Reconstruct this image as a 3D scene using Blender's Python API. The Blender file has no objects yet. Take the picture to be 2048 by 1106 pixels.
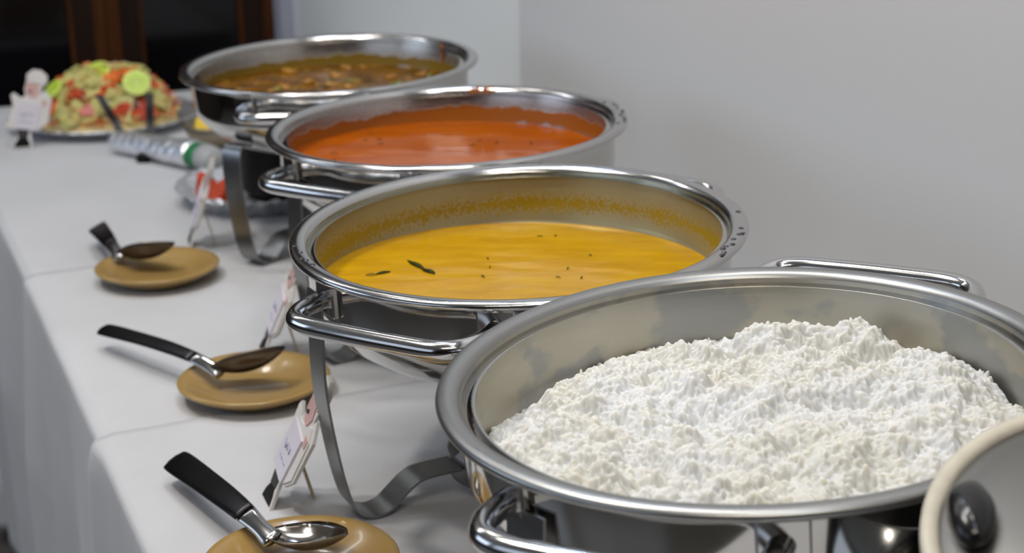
import bpy, bmesh, math, random
import numpy as np
from mathutils import Vector, Matrix

random.seed(7); rng = np.random.default_rng(7)
scene = bpy.context.scene
COL = scene.collection
PI = math.pi
TOP = 0.75                       # height of the table top
RIM = TOP + 0.245                # height of the chafing dish rims

# ------------------------------------------------------------------ camera
F_PX, PITCH, ROLL = 3194.0, math.radians(17.507), math.radians(-1.07)
fw = Vector((0, math.cos(PITCH), -math.sin(PITCH)))
r0 = Vector((1, 0, 0)); u0 = r0.cross(fw)
rt = r0 * math.cos(ROLL) + u0 * math.sin(ROLL)
up = u0 * math.cos(ROLL) - r0 * math.sin(ROLL)
cd = bpy.data.cameras.new('camera'); cam = bpy.data.objects.new('camera', cd); COL.objects.link(cam)
M = Matrix.Identity(4)
for i in range(3):
    M[i][0] = rt[i]; M[i][1] = up[i]; M[i][2] = -fw[i]
M[2][3] = RIM + 0.369
cam.matrix_world = M
cd.sensor_width = 36; cd.lens = F_PX / 2048 * 36
cd.clip_start = 0.05; cd.clip_end = 60
cd.dof.use_dof = True; cd.dof.focus_distance = 1.16; cd.dof.aperture_fstop = 7.5
scene.camera = cam

# ------------------------------------------------------------------ room axes, world, lights, exposure
ANG = math.radians(22.8)
U = Vector((-math.sin(ANG), math.cos(ANG), 0))       # along the table, away from the camera
V = Vector((math.cos(ANG), math.sin(ANG), 0))        # across the table, towards the wall
def uv(u, v, z=0.0): return U * u + V * v + Vector((0, 0, z))

world = bpy.data.worlds.new('world'); scene.world = world; world.use_nodes = True
world.node_tree.nodes['Background'].inputs[0].default_value = (0.75, 0.85, 1.0, 1)
world.node_tree.nodes['Background'].inputs[1].default_value = 1.0

def area_light(name, loc, target, sx, sy, power, color):
    l = bpy.data.lights.new(name, 'AREA'); l.shape = 'RECTANGLE'; l.size = sx; l.size_y = sy
    l.energy = power; l.color = color
    o = bpy.data.objects.new(name, l); COL.objects.link(o); o.location = loc
    o.rotation_euler = (Vector(target) - Vector(loc)).to_track_quat('-Z', 'Y').to_euler()
    return o
CEIL = 2.75
WARM = (1.0, 0.80, 0.58); NEUT = (1.0, 0.95, 0.88); COOL = (0.62, 0.76, 1.0)
# daylight through the window wall on the open side of the table
area_light('window_daylight', uv(2.9, -2.9, 1.75), uv(1.5, 0.5, 0.8), 2.2, 1.3, 22, COOL)
area_light('window_daylight', uv(0.2, -2.9, 1.75), uv(1.2, 0.5, 0.8), 2.2, 1.3, 5, COOL)
# ceiling fittings: two warm tubes and a run of small cool downlights
LAMPS = [('tube', 1.5, 0.08, 27, (1.0, 0.98, 0.96)), ('tube', 3.1, -0.5, 10, (0.92, 0.95, 1.0)), ('tube', -0.5, -0.2, 27, (1.0, 0.90, 0.76))]
for k, (kind, u_, v_, pw, c_) in enumerate(LAMPS):
    area_light('ceiling_lamp', uv(u_, v_, CEIL - 0.07), uv(u_, v_, 0), 1.2, 0.12, pw, c_)
for k, (u_, v_, pw) in enumerate([(2.7, 0.35, 4), (2.2, 0.62, 5), (0.8, 0.45, 5), (0.1, 0.3, 5), (1.35, -0.45, 19)]):
    area_light('downlight', uv(u_, v_, CEIL - 0.03), uv(u_, v_, 0), 0.14, 0.14, pw, COOL if k % 2 else NEUT)

vs = scene.view_settings
vs.view_transform = 'Standard'; vs.look = 'None'; vs.gamma = 1; vs.use_curve_mapping = False
vs.exposure = -0.66

# ------------------------------------------------------------------ materials
def S(r, g, b):
    f = lambda c: (c / 255 / 12.92) if c / 255 <= 0.04045 else ((c / 255 + 0.055) / 1.055) ** 2.4
    return (f(r), f(g), f(b), 1)
class NT:
    def __init__(s, name):
        s.m = bpy.data.materials.new(name); s.m.use_nodes = True; s.t = s.m.node_tree
        s.b = s.t.nodes['Principled BSDF']
    def n(s, typ, **k):
        nd = s.t.nodes.new(typ)
        for a, v in k.items():
            if a.startswith('i_'): nd.inputs[int(a[2:]) if a[2:].isdigit() else a[2:].replace('_', ' ')].default_value = v
            else: setattr(nd, a, v)
        return nd
    def l(s, a, b): s.t.links.new(a, b)
    def coord(s, scale=(1, 1, 1)):
        tc = s.n('ShaderNodeTexCoord'); mp = s.n('ShaderNodeMapping'); mp.inputs['Scale'].default_value = scale
        s.l(tc.outputs['Object'], mp.inputs['Vector']); return mp.outputs[0]
    def noise(s, scale, detail=3, stretch=(1, 1, 1), rough=0.55):
        n = s.n('ShaderNodeTexNoise'); n.inputs['Scale'].default_value = scale; n.inputs['Detail'].default_value = detail
        n.inputs['Roughness'].default_value = rough
        s.l(s.coord(stretch), n.inputs['Vector']); return n.outputs[0]
    def ramp(s, fac, stops):
        r = s.n('ShaderNodeValToRGB'); s.l(fac, r.inputs[0]); e = r.color_ramp.elements
        while len(e) < len(stops): e.new(0.5)
        for q, (p, c) in zip(e, stops): q.position = p; q.color = c if hasattr(c, '__len__') else (c, c, c, 1)
        return r.outputs[0]
    def bump(s, h, strength=0.3, dist=0.002):
        b = s.n('ShaderNodeBump'); b.inputs['Strength'].default_value = strength; b.inputs['Distance'].default_value = dist
        s.l(h, b.inputs['Height']); s.l(b.outputs[0], s.b.inputs['Normal']); return b
    def mix(s, fac, a, b):
        m = s.n('ShaderNodeMix', data_type='RGBA')
        s.l(fac, m.inputs[0])
        for i, x in ((6, a), (7, b)):
            if hasattr(x, 'is_linked'): s.l(x, m.inputs[i])
            else: m.inputs[i].default_value = x
        return m.outputs[2]
    def math(s, op, a, b=0.0, clamp=False):
        m = s.n('ShaderNodeMath', operation=op); m.use_clamp = clamp
        for i, x in ((0, a), (1, b)):
            if hasattr(x, 'is_linked'): s.l(x, m.inputs[i])
            else: m.inputs[i].default_value = x
        return m.outputs[0]
def simple(name, col, rough=0.5, metal=0.0, var=0.12, scale=30, bump=0.0, bscale=None, spec=0.5, sss=0.0, stretch=(1, 1, 1), coat=0.0):
    t = NT(name); b = t.b
    c2 = tuple(max(0, x * (1 - var)) for x in col[:3]) + (1,); c1 = tuple(min(1, x * (1 + var)) for x in col[:3]) + (1,)
    n = t.noise(scale, 3, stretch)
    t.l(t.ramp(n, [(0.3, c2), (0.7, c1)]), b.inputs['Base Color'])
    b.inputs['Roughness'].default_value = rough; b.inputs['Metallic'].default_value = metal
    b.inputs['Specular IOR Level'].default_value = spec; b.inputs['Coat Weight'].default_value = coat
    if sss: b.inputs['Subsurface Weight'].default_value = sss; b.inputs['Subsurface Scale'].default_value = 0.004
    if bump: t.bump(t.noise(bscale or scale * 3, 3, stretch), bump)
    return t.m
def steel(name, rough=0.1, var=0.03, col=(0.64, 0.63, 0.61, 1), brushed=0.0, stretch=(1, 1, 1), bscale=200):
    t = NT(name); b = t.b
    b.inputs['Metallic'].default_value = 1; b.inputs['Base Color'].default_value = col
    n = t.noise(9, 5)
    t.l(t.ramp(n, [(0.35, rough), (0.7, rough + var)]), b.inputs['Roughness'])
    if brushed: t.bump(t.noise(bscale, 2, stretch), brushed, 0.0004)
    return t.m
MAT = {}
MAT['polished'] = steel('polished_steel', 0.07, 0.05, (0.60, 0.59, 0.57, 1))
MAT['strap'] = steel('strap_steel', 0.30, 0.08, (0.27, 0.27, 0.265, 1), 0.05)
MAT['handle'] = steel('handle_steel', 0.13, 0.04, (0.62, 0.61, 0.60, 1))
MAT['spoon'] = steel('spoon_steel', 0.13, 0.08, (0.45, 0.44, 0.43, 1))
MAT['spoon_brown'] = steel('spoon_steel_brown_reflection', 0.2, 0.08, (0.16, 0.135, 0.11, 1))  # brown base paints the saucer's reflection into the bowl steel
MAT['darksteel'] = steel('dark_spoon_handle', 0.32, 0.08, (0.035, 0.034, 0.036, 1))  # near-black base stands in for the dark room mirrored in the spoon handles
MAT['cloth'] = None
MAT['saucer'] = simple('ochre_glaze', S(160, 130, 76), 0.22, 0, 0.07, 14, 0.03, 40, coat=0.2)
MAT['white_board'] = simple('white_card', S(216, 212, 208), 0.6, 0, 0.03)
MAT['sign'] = simple('lilac_white_paper', S(212, 206, 214), 0.7, 0, 0.02)
MAT['ink'] = simple('faded_ink', S(160, 158, 185), 0.7)
MAT['black'] = simple('black_paint', S(8, 8, 8), 0.6, spec=0.2)
MAT['trousers'] = simple('grey_paint', S(50, 50, 52), 0.6)
MAT['pink'] = simple('pink_paint', S(205, 165, 158), 0.6)
MAT['edge'] = simple('raw_board_edge', S(190, 172, 140), 0.7)
MAT['wood'] = None
MAT['darkplastic'] = simple('black_bakelite', S(22, 20, 20), 0.22, 0, 0.05)
MAT['tabletop'] = simple('table_board', S(150, 120, 85), 0.6, 0, 0.15, 8, stretch=(1, 12, 1))
MAT['tableleg'] = simple('table_leg_paint', S(60, 58, 56), 0.4)
MAT['green'] = simple('green_wrap', S(22, 110, 60), 0.5)
MAT['greywrap'] = simple('grey_wrap', S(165, 165, 165), 0.5)
MAT['yellow'] = simple('lemon_flesh', S(238, 205, 60), 0.35, sss=0.2)
MAT['orange'] = simple('orange_flesh', S(238, 150, 40), 0.35, sss=0.2)
MAT['lime_rind'] = simple('lime_rind', S(150, 180, 50), 0.35)
MAT['lime_pulp'] = simple('lime_pulp', S(178, 205, 62), 0.3, 0, 0.2, 90, sss=0.2)
MAT['lime_pith'] = simple('lime_pith', S(212, 222, 120), 0.4)
MAT['cucumber'] = simple('cucumber_flesh', S(190, 184, 112), 0.35, 0, 0.15, 60, sss=0.15)
MAT['cucumber_skin'] = simple('cucumber_skin', S(85, 120, 45), 0.35)
MAT['tomato'] = simple('tomato_skin', S(186, 62, 28), 0.3, 0, 0.3, 40, sss=0.1)
MAT['carrot'] = simple('carrot', S(228, 120, 40), 0.45, 0, 0.15, 50)
MAT['cabbage'] = simple('cabbage', S(206, 184, 122), 0.45, 0, 0.15, 50)
MAT['onion'] = simple('onion', S(205, 160, 150), 0.4, 0, 0.15, 50)
MAT['herb'] = simple('curry_leaf', S(70, 84, 22), 0.4, 0, 0.3, 60)

def cloth_mat():
    t = NT('white_tablecloth'); b = t.b
    n = t.noise(5, 4)
    t.l(t.ramp(n, [(0.3, S(186, 186, 187)), (0.7, S(196, 196, 198))]), b.inputs['Base Color'])
    b.inputs['Roughness'].default_value = 0.85; b.inputs['Sheen Weight'].default_value = 0.15
    b.inputs['Specular IOR Level'].default_value = 0.2
    h = t.math('ADD', t.math('MULTIPLY', t.noise(7, 4, (1, 1, 0.3)), 3.0), t.math('MULTIPLY', t.noise(900, 1), 0.05))
    t.bump(h, 0.35, 0.003)
    return t.m
MAT['cloth'] = cloth_mat()
def wall_mat(name, c, var=0.025):
    t = NT(name); b = t.b
    n = t.noise(1.2, 3)
    t.l(t.ramp(n, [(0.3, tuple(x * (1 - var) for x in c[:3]) + (1,)), (0.7, tuple(x * (1 + var) for x in c[:3]) + (1,))]), b.inputs['Base Color'])
    b.inputs['Roughness'].default_value = 0.75; b.inputs['Specular IOR Level'].default_value = 0.25
    t.bump(t.noise(160, 3), 0.08, 0.001)
    return t.m
MAT['wall'] = wall_mat('painted_wall', S(204, 204, 204))
MAT['wall_far'] = wall_mat('painted_wall_far', S(224, 226, 224))
MAT['ceil'] = wall_mat('ceiling_paint', S(178, 176, 172))
MAT['trim'] = wall_mat('trim_paint', S(160, 162, 175))
MAT['darkwall'] = wall_mat('dark_panelling', S(44, 36, 32))
def wood_mat():
    t = NT('door_wood'); b = t.b
    n = t.noise(6, 5, (9, 9, 0.6))
    t.l(t.ramp(n, [(0.3, S(52, 24, 4)), (0.55, S(74, 37, 7)), (0.8, S(96, 50, 11))]), b.inputs['Base Color'])
    b.inputs['Roughness'].default_value = 0.6; b.inputs['Specular IOR Level'].default_value = 0.2
    t.bump(t.noise(30, 3, (9, 9, 0.6)), 0.15, 0.001)
    return t.m
MAT['wood'] = wood_mat()
MAT['wooddark'] = simple('door_wood_inset', S(30, 14, 5), 0.6, 0, 0.3, 8, spec=0.2, stretch=(9, 9, 0.6))
MAT['darkglass'] = simple('dark_glass', S(14, 14, 17), 0.12, 0, 0.1, 3, spec=0.35)
def floor_mat():
    t = NT('floor_tile'); b = t.b
    br = t.n('ShaderNodeTexBrick'); t.l(t.coord(), br.inputs['Vector'])
    br.inputs['Color1'].default_value = S(84, 82, 79); br.inputs['Color2'].default_value = S(90, 88, 85); br.inputs['Mortar'].default_value = S(80, 78, 76)
    br.inputs['Scale'].default_value = 1.0; br.offset = 0; br.inputs['Brick Width'].default_value = 0.6; br.inputs['Row Height'].default_value = 0.6; br.inputs['Mortar Size'].default_value = 0.004
    t.l(br.outputs[0], b.inputs['Base Color']); b.inputs['Roughness'].default_value = 0.25
    return t.m
MAT['floor'] = floor_mat()
def foil_mat():
    t = NT('crumpled_foil'); b = t.b
    b.inputs['Metallic'].default_value = 1; b.inputs['Base Color'].default_value = (0.86, 0.87, 0.9, 1)
    b.inputs['Roughness'].default_value = 0.45
    v = t.n('ShaderNodeTexVoronoi', feature='F1'); v.inputs['Scale'].default_value = 80; t.l(t.coord(), v.inputs['Vector'])
    t.bump(v.outputs[0], 0.5, 0.005)
    return t.m
MAT['foil'] = foil_mat()

def pan_mat(name, col, rough, residue, zlo, zhi, density, grain=90, dens_hi=None, streak=(1, 1, 0.5), blotch=None, tint=0.0):
    """brushed inner pan; residue of sauce dried on the wall between two heights (object z)"""
    t = NT(name); b = t.b
    n1 = t.noise(40, 3, (1, 1, 14))
    base = t.ramp(t.noise(14, 4), [(0.3, tuple(c * 0.92 for c in col[:3]) + (1,)), (0.7, col)])
    if blotch is not None:
        bf = t.ramp(t.noise(11, 4, (1, 1, 1.4), 0.5), [(0.47, 0.0), (0.52, 1.0)])
        base = t.mix(bf, base, blotch)
    tc = t.n('ShaderNodeTexCoord'); sp = t.n('ShaderNodeSeparateXYZ'); t.l(tc.outputs['Object'], sp.inputs[0])
    mr = t.n('ShaderNodeMapRange', clamp=True)
    zc, hw = (zlo + zhi) / 2, (zhi - zlo) / 2
    mr.inputs[1].default_value = 0; mr.inputs[2].default_value = hw; mr.inputs[3].default_value = 1; mr.inputs[4].default_value = 0
    t.l(t.math('ABSOLUTE', t.math('SUBTRACT', sp.outputs[2], zc)), mr.inputs[0])
    wob = t.math('MULTIPLY', t.math('SUBTRACT', t.noise(9, 3, (1, 1, 0.2)), 0.5), 0.9)
    h = t.math('ADD', mr.outputs[0], wob)
    inside = t.math('MULTIPLY', h, density)
    sg = t.noise(grain, 4, streak, 0.6)
    m = t.math('SUBTRACT', t.math('ADD', sg, inside), 0.80)
    fac = t.math('MULTIPLY', m, 9, True)
    above = t.math('GREATER_THAN', zhi, sp.outputs[2]); fac = t.math('MULTIPLY', fac, above)
    if tint: fac = t.math('MAXIMUM', fac, t.math('MULTIPLY', above, tint))
    t.l(t.mix(fac, base, residue), b.inputs['Base Color'])
    t.l(t.math('SUBTRACT', 1.0, t.math('MULTIPLY', fac, 0.95)), b.inputs['Metallic'])
    t.l(t.math('ADD', t.ramp(n1, [(0.3, rough), (0.7, rough + 0.08)]), t.math('MULTIPLY', fac, 0.15)), b.inputs['Roughness'])
    hh = t.math('ADD', t.math('MULTIPLY', n1, 0.15), t.math('MULTIPLY', fac, 1.2))
    t.bump(hh, 0.25, 0.0012)
    return t.m
PANM = [pan_mat('pan_steel_vegetable', (0.50, 0.47, 0.43, 1), 0.24, S(118, 92, 4), -0.048, -0.022, 0.9, 60, tint=0.1),
        pan_mat('pan_steel_orange', (0.50, 0.45, 0.42, 1), 0.22, S(150, 84, 4), -0.046, -0.016, 0.9, 50, tint=0.1),
        pan_mat('pan_steel_yellow', (0.48, 0.47, 0.36, 1), 0.24, S(148, 122, 8), -0.060, -0.008, 0.50, 420, streak=(1, 1, 0.8), tint=0.42),  # yellowed steel and tint also carry the curry's golden reflection
        pan_mat('pan_steel_rice', (0.55, 0.52, 0.44, 1), 0.36, S(225, 222, 210), -0.06, -0.03, 0.1, 60, blotch=(0.40, 0.40, 0.38, 1))]
MAT['rim_matte'] = steel('satin_rim', 0.33, 0.05, (0.38, 0.38, 0.37, 1), 0.04)
MAT['rim'] = steel('polished_rim', 0.16, 0.06, (0.58, 0.57, 0.56, 1), 0.03)

def sauce(name, c1, c2, c3, rough, flow=(1, 3, 1), scale=18, bump=0.25, oil=None):
    t = NT(name); b = t.b
    n = t.noise(scale, 5, flow)
    c = t.ramp(n, [(0.3, c1), (0.5, c2), (0.72, c3)])
    if oil is not None:
        o = t.ramp(t.noise(55, 4, flow), [(0.62, 0.0), (0.68, 0.7)]); c = t.mix(o, c, oil)
    t.l(c, b.inputs['Base Color'])
    b.inputs['Roughness'].default_value = rough; b.inputs['Specular IOR Level'].default_value = 0.2
    t.bump(t.noise(scale * 1.8, 3, flow), bump, 0.0015)
    return t.m
MAT['sambar'] = sauce('vegetable_curry', S(70, 42, 2), S(104, 64, 4), S(134, 90, 10), 0.2, (1, 1.5, 1), 22, 0.6, S(205, 145, 30))
MAT['tomato_curry'] = sauce('orange_curry', S(150, 66, 0), S(164, 78, 0), S(176, 88, 4), 0.13, (1, 3, 1), 9, 0.05)
MAT['yellow_curry'] = sauce('yellow_curry', S(176, 128, 2), S(188, 141, 4), S(198, 154, 14), 0.16, (1, 3.5, 1), 14, 0.30, S(206, 152, 38))
MAT['chunk'] = simple('curry_vegetable', S(152, 104, 12), 0.3, 0, 0.3, 50, 0.3, sss=0.1)
MAT['chunk_green'] = simple('curry_green_vegetable', S(110, 110, 40), 0.3, 0, 0.3, 50)
def rice_mat():
    t = NT('cooked_rice'); b = t.b
    t.l(t.ramp(t.noise(16, 3), [(0.35, S(208, 207, 200)), (0.6, S(214, 215, 215))]), b.inputs['Base Color'])
    b.inputs['Roughness'].default_value = 0.5; b.inputs['Specular IOR Level'].default_value = 0.3
    b.inputs['Subsurface Weight'].default_value = 1.0; b.inputs['Subsurface Scale'].default_value = 0.006
    b.inputs['Subsurface Radius'].default_value = (1.0, 0.85, 0.6)
    return t.m
MAT['rice'] = rice_mat()

# ------------------------------------------------------------------ object helpers
def tag(o, label=None, cat=None, group=None, kind=None):
    if label: o['label'] = label
    if cat: o['category'] = cat
    if group: o['group'] = group
    if kind: o['kind'] = kind
    return o
def thing(name, label, cat, loc=(0, 0, 0), rotz=0.0, group=None):
    o = bpy.data.objects.new(name, None); COL.objects.link(o); o.location = loc; o.rotation_euler = (0, 0, rotz)
    o.empty_display_size = 0.02
    return tag(o, label, cat, group)
def obj(name, bm, m, parent=None, smooth=True, auto=None):
    me = bpy.data.meshes.new(name)
    bmesh.ops.recalc_face_normals(bm, faces=bm.faces)
    bm.to_mesh(me); bm.free()
    if m: me.materials.append(m)
    if smooth:
        me.polygons.foreach_set('use_smooth', [True] * len(me.polygons))
        if auto is not None: me.set_sharp_from_angle(angle=math.radians(auto))
    o = bpy.data.objects.new(name, me); COL.objects.link(o)
    if parent: o.parent = parent
    return o
def copy_tree(o, parent=None):
    c = o.copy(); COL.objects.link(c)
    if parent: c.parent = parent
    for ch in list(o.children): copy_tree(ch, c)
    return c
def BM(): return bmesh.new()
def add_box(bm, lo, hi, mat=None):
    vs_ = [bm.verts.new((x, y, z)) for x in (lo[0], hi[0]) for y in (lo[1], hi[1]) for z in (lo[2], hi[2])]
    if mat is not None:
        for v in vs_: v.co = mat @ v.co
    for f in ((0, 1, 3, 2), (4, 6, 7, 5), (0, 4, 5, 1), (2, 3, 7, 6), (0, 2, 6, 4), (1, 5, 7, 3)): bm.faces.new([vs_[i] for i in f])
    return bm
def bevel(bm, w=0.002, seg=2):
    bmesh.ops.bevel(bm, geom=bm.edges[:], offset=w, segments=seg, affect='EDGES'); return bm
def lathe(bm, prof, seg=96, mat=None):
    rings = []
    for r, z in prof:
        if r < 1e-6: rings.append([bm.verts.new((0, 0, z))])
        else: rings.append([bm.verts.new((r * math.cos(2 * PI * k / seg), r * math.sin(2 * PI * k / seg), z)) for k in range(seg)])
    if mat is not None:
        for rg in rings:
            for v in rg: v.co = mat @ v.co
    for a, b in zip(rings, rings[1:]):
        for k in range(seg):
            k2 = (k + 1) % seg
            if len(a) == 1 and len(b) == 1: continue
            if len(a) == 1: bm.faces.new((a[0], b[k], b[k2]))
            elif len(b) == 1: bm.faces.new((a[k], a[k2], b[0]))
            else: bm.faces.new((a[k], a[k2], b[k2], b[k]))
    return bm
def spline(pts, n=8):
    P = [Vector(p) for p in pts]; P = [P[0] * 2 - P[1]] + P + [P[-1] * 2 - P[-2]]; out = []
    for i in range(1, len(P) - 2):
        for k in range(n):
            t = k / n; a, b, c, d = P[i - 1:i + 3]
            out.append(0.5 * ((2 * b) + (c - a) * t + (2 * a - 5 * b + 4 * c - d) * t * t + (3 * b - a - 3 * c + d) * t ** 3))
    out.append(P[-2]); return out
def tube(bm, path, r, seg=12, cap=True):
    n = len(path); R = r if hasattr(r, '__len__') else [r] * n
    T = [(path[min(i + 1, n - 1)] - path[max(i - 1, 0)]).normalized() for i in range(n)]
    nrm = T[0].orthogonal().normalized(); rings = []
    for i in range(n):
        nrm = (nrm - T[i] * nrm.dot(T[i])).normalized(); bn = T[i].cross(nrm)
        rings.append([bm.verts.new(path[i] + (nrm * math.cos(2 * PI * k / seg) + bn * math.sin(2 * PI * k / seg)) * R[i]) for k in range(seg)])
    for a, b in zip(rings, rings[1:]):
        for k in range(seg): bm.faces.new((a[k], a[(k + 1) % seg], b[(k + 1) % seg], b[k]))
    if cap: bm.faces.new(rings[0]); bm.faces.new(rings[-1])
    return bm
def strap(bm, path, wdir, w, th):
    """flat strap swept along a path lying in a plane; wdir is its width direction"""
    n = len(path); rings = []
    for i in range(n):
        T = (path[min(i + 1, n - 1)] - path[max(i - 1, 0)]).normalized(); N = T.cross(wdir).normalized()
        c = path[i]
        rings.append([bm.verts.new(c + wdir * a * w / 2 + N * b * th / 2) for a, b in ((-1, -1), (-0.92, -1), (0.92, -1), (1, -1), (1, 1), (0.92, 1), (-0.92, 1), (-1, 1))])
    for a, b in zip(rings, rings[1:]):
        for k in range(8): bm.faces.new((a[k], a[(k + 1) % 8], b[(k + 1) % 8], b[k]))
    bm.faces.new(rings[0]); bm.faces.new(rings[-1]); return bm
def prism(bm, poly, y0, y1):
    a = [bm.verts.new((x, y0, z)) for x, z in poly]; b = [bm.verts.new((x, y1, z)) for x, z in poly]
    bm.faces.new(a); bm.faces.new(b[::-1])
    for i in range(len(poly)):
        j = (i + 1) % len(poly); bm.faces.new((a[i], b[i], b[j], a[j]))
    return bm
_tab = rng.random((64, 64))
def vnoise(x, y):
    xi = np.floor(x).astype(int); yi = np.floor(y).astype(int); fx = x - xi; fy = y - yi
    fx = fx * fx * (3 - 2 * fx); fy = fy * fy * (3 - 2 * fy)
    g = lambda a, b: _tab[a % 64, b % 64]
    return (g(xi, yi) * (1 - fx) + g(xi + 1, yi) * fx) * (1 - fy) + (g(xi, yi + 1) * (1 - fx) + g(xi + 1, yi + 1) * fx) * fy - 0.5

# ------------------------------------------------------------------ setting
ROT = Matrix.Rotation(ANG, 4, 'Z')     # local x = V, local y = U
def room_box(name, v0, v1, u0_, u1_, z0, z1, m, parent=None, kind='structure', bev=0.0):
    bm = add_box(BM(), (v0, u0_, z0), (v1, u1_, z1))
    if bev: bevel(bm, bev, 1)
    o = obj(name, bm, m, parent, smooth=False)
    if parent is None: o.matrix_world = ROT
    if kind: o['kind'] = kind
    return o
VW, UB, VL, UR = 0.955, 3.64, -3.0, -2.2
room_box('floor', VL - 0.1, 2.0, UR - 0.1, UB + 0.3, -0.1, 0.0, MAT['floor'])
room_box('ceiling', VL - 0.1, 2.0, UR - 0.1, UB + 0.3, CEIL, CEIL + 0.1, MAT['ceil'])
room_box('wall_right', VW, VW + 0.25, UR, 2.225, 0, CEIL, MAT['wall'])
room_box('wall_right_far', VW + 0.02, VW + 0.25, 2.225, UB, 0, CEIL, MAT['wall_far'])
room_box('trim_1', VW - 0.012, VW + 0.02, UB - 0.06, UB, 0, CEIL, MAT['trim'])
# window wall on the open side, outside the picture but seen in the steel
room_box('wall_left', VL - 0.1, VL, UR, UB, 0, 1.0, MAT['darkwall'])
room_box('wall_left_upper', VL - 0.1, VL, UR, UB, 2.45, CEIL, MAT['ceil'])
for k, (a, b) in enumerate(((UR, -1.1), (1.4, 1.75), (4.0 - 0.36, UB + 0.0))):
    if b - a > 0.05: room_box('wall_left_pier', VL - 0.1, VL, a, b, 1.0, 2.45, MAT['darkwall'])
room_box('wall_back', VL, VW + 0.2, UR - 0.1, UR, 0, CEIL, MAT['darkwall'])
# far wall: dark glazed doors between wooden stiles
room_box('wall_far', VL, VW + 0.25, UB + 0.12, UB + 0.22, 0, CEIL, MAT['darkwall'])
room_box('wall_far_head', VL, VW, UB, UB + 0.1, 2.3, CEIL, MAT['ceil'])
def door(name, v0, v1):
    d = bpy.data.objects.new(name, None); COL.objects.link(d); d.matrix_world = ROT; d['kind'] = 'structure'
    s = 0.081
    room_box('stile', v0, v0 + s, UB, UB + 0.045, 0, 2.3, MAT['wood'], d, None, 0.003)
    room_box('stile', v1 - s, v1, UB, UB + 0.045, 0, 2.3, MAT['wood'], d, None, 0.003)
    for vv in (v0 + 0.028, v1 - s + 0.008): room_box('inset', vv, vv + 0.044, UB - 0.004, UB + 0.004, 0.05, 2.25, MAT['wooddark'], d, None)
    room_box('rail', v0 + s, v1 - s, UB, UB + 0.045, 0, 0.2, MAT['wood'], d, None, 0.003)
    room_box('rail', v0 + s, v1 - s, UB, UB + 0.045, 2.2, 2.3, MAT['wood'], d, None, 0.003)
    room_box('pane', v0 + s, v1 - s, UB + 0.02, UB + 0.03, 0.2, 2.2, MAT['darkglass'], d, None)
door('door_1', 0.561, 0.943)
door('door_2', 0.178, 0.560)
door('door_3', -0.205, 0.177)
room_box('wall_far_left', VL, -0.206, UB, UB + 0.1, 0, 2.3, MAT['darkwall'])

# ------------------------------------------------------------------ table and cloths
VE, TU0, TU1 = 0.186, -0.9, 3.28
tb = thing('banquet_table', 'long banquet table hidden under the white tablecloths beside the wall', 'table')
tb.matrix_world = ROT
b_ = bevel(add_box(BM(), (VE + 0.004, TU0, TOP - 0.035), (0.94, TU1 - 0.02, TOP - 0.006)), 0.004)
obj('tabletop', b_, MAT['tabletop'], tb, False)
for vv in (VE + 0.12, 0.88):
    for uu in (-0.7, 1.1, 2.75):
        obj('leg', tube(BM(), [Vector((vv, uu, 0)), Vector((vv, uu, TOP - 0.035))], 0.018, 12), MAT['tableleg'], tb)

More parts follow.
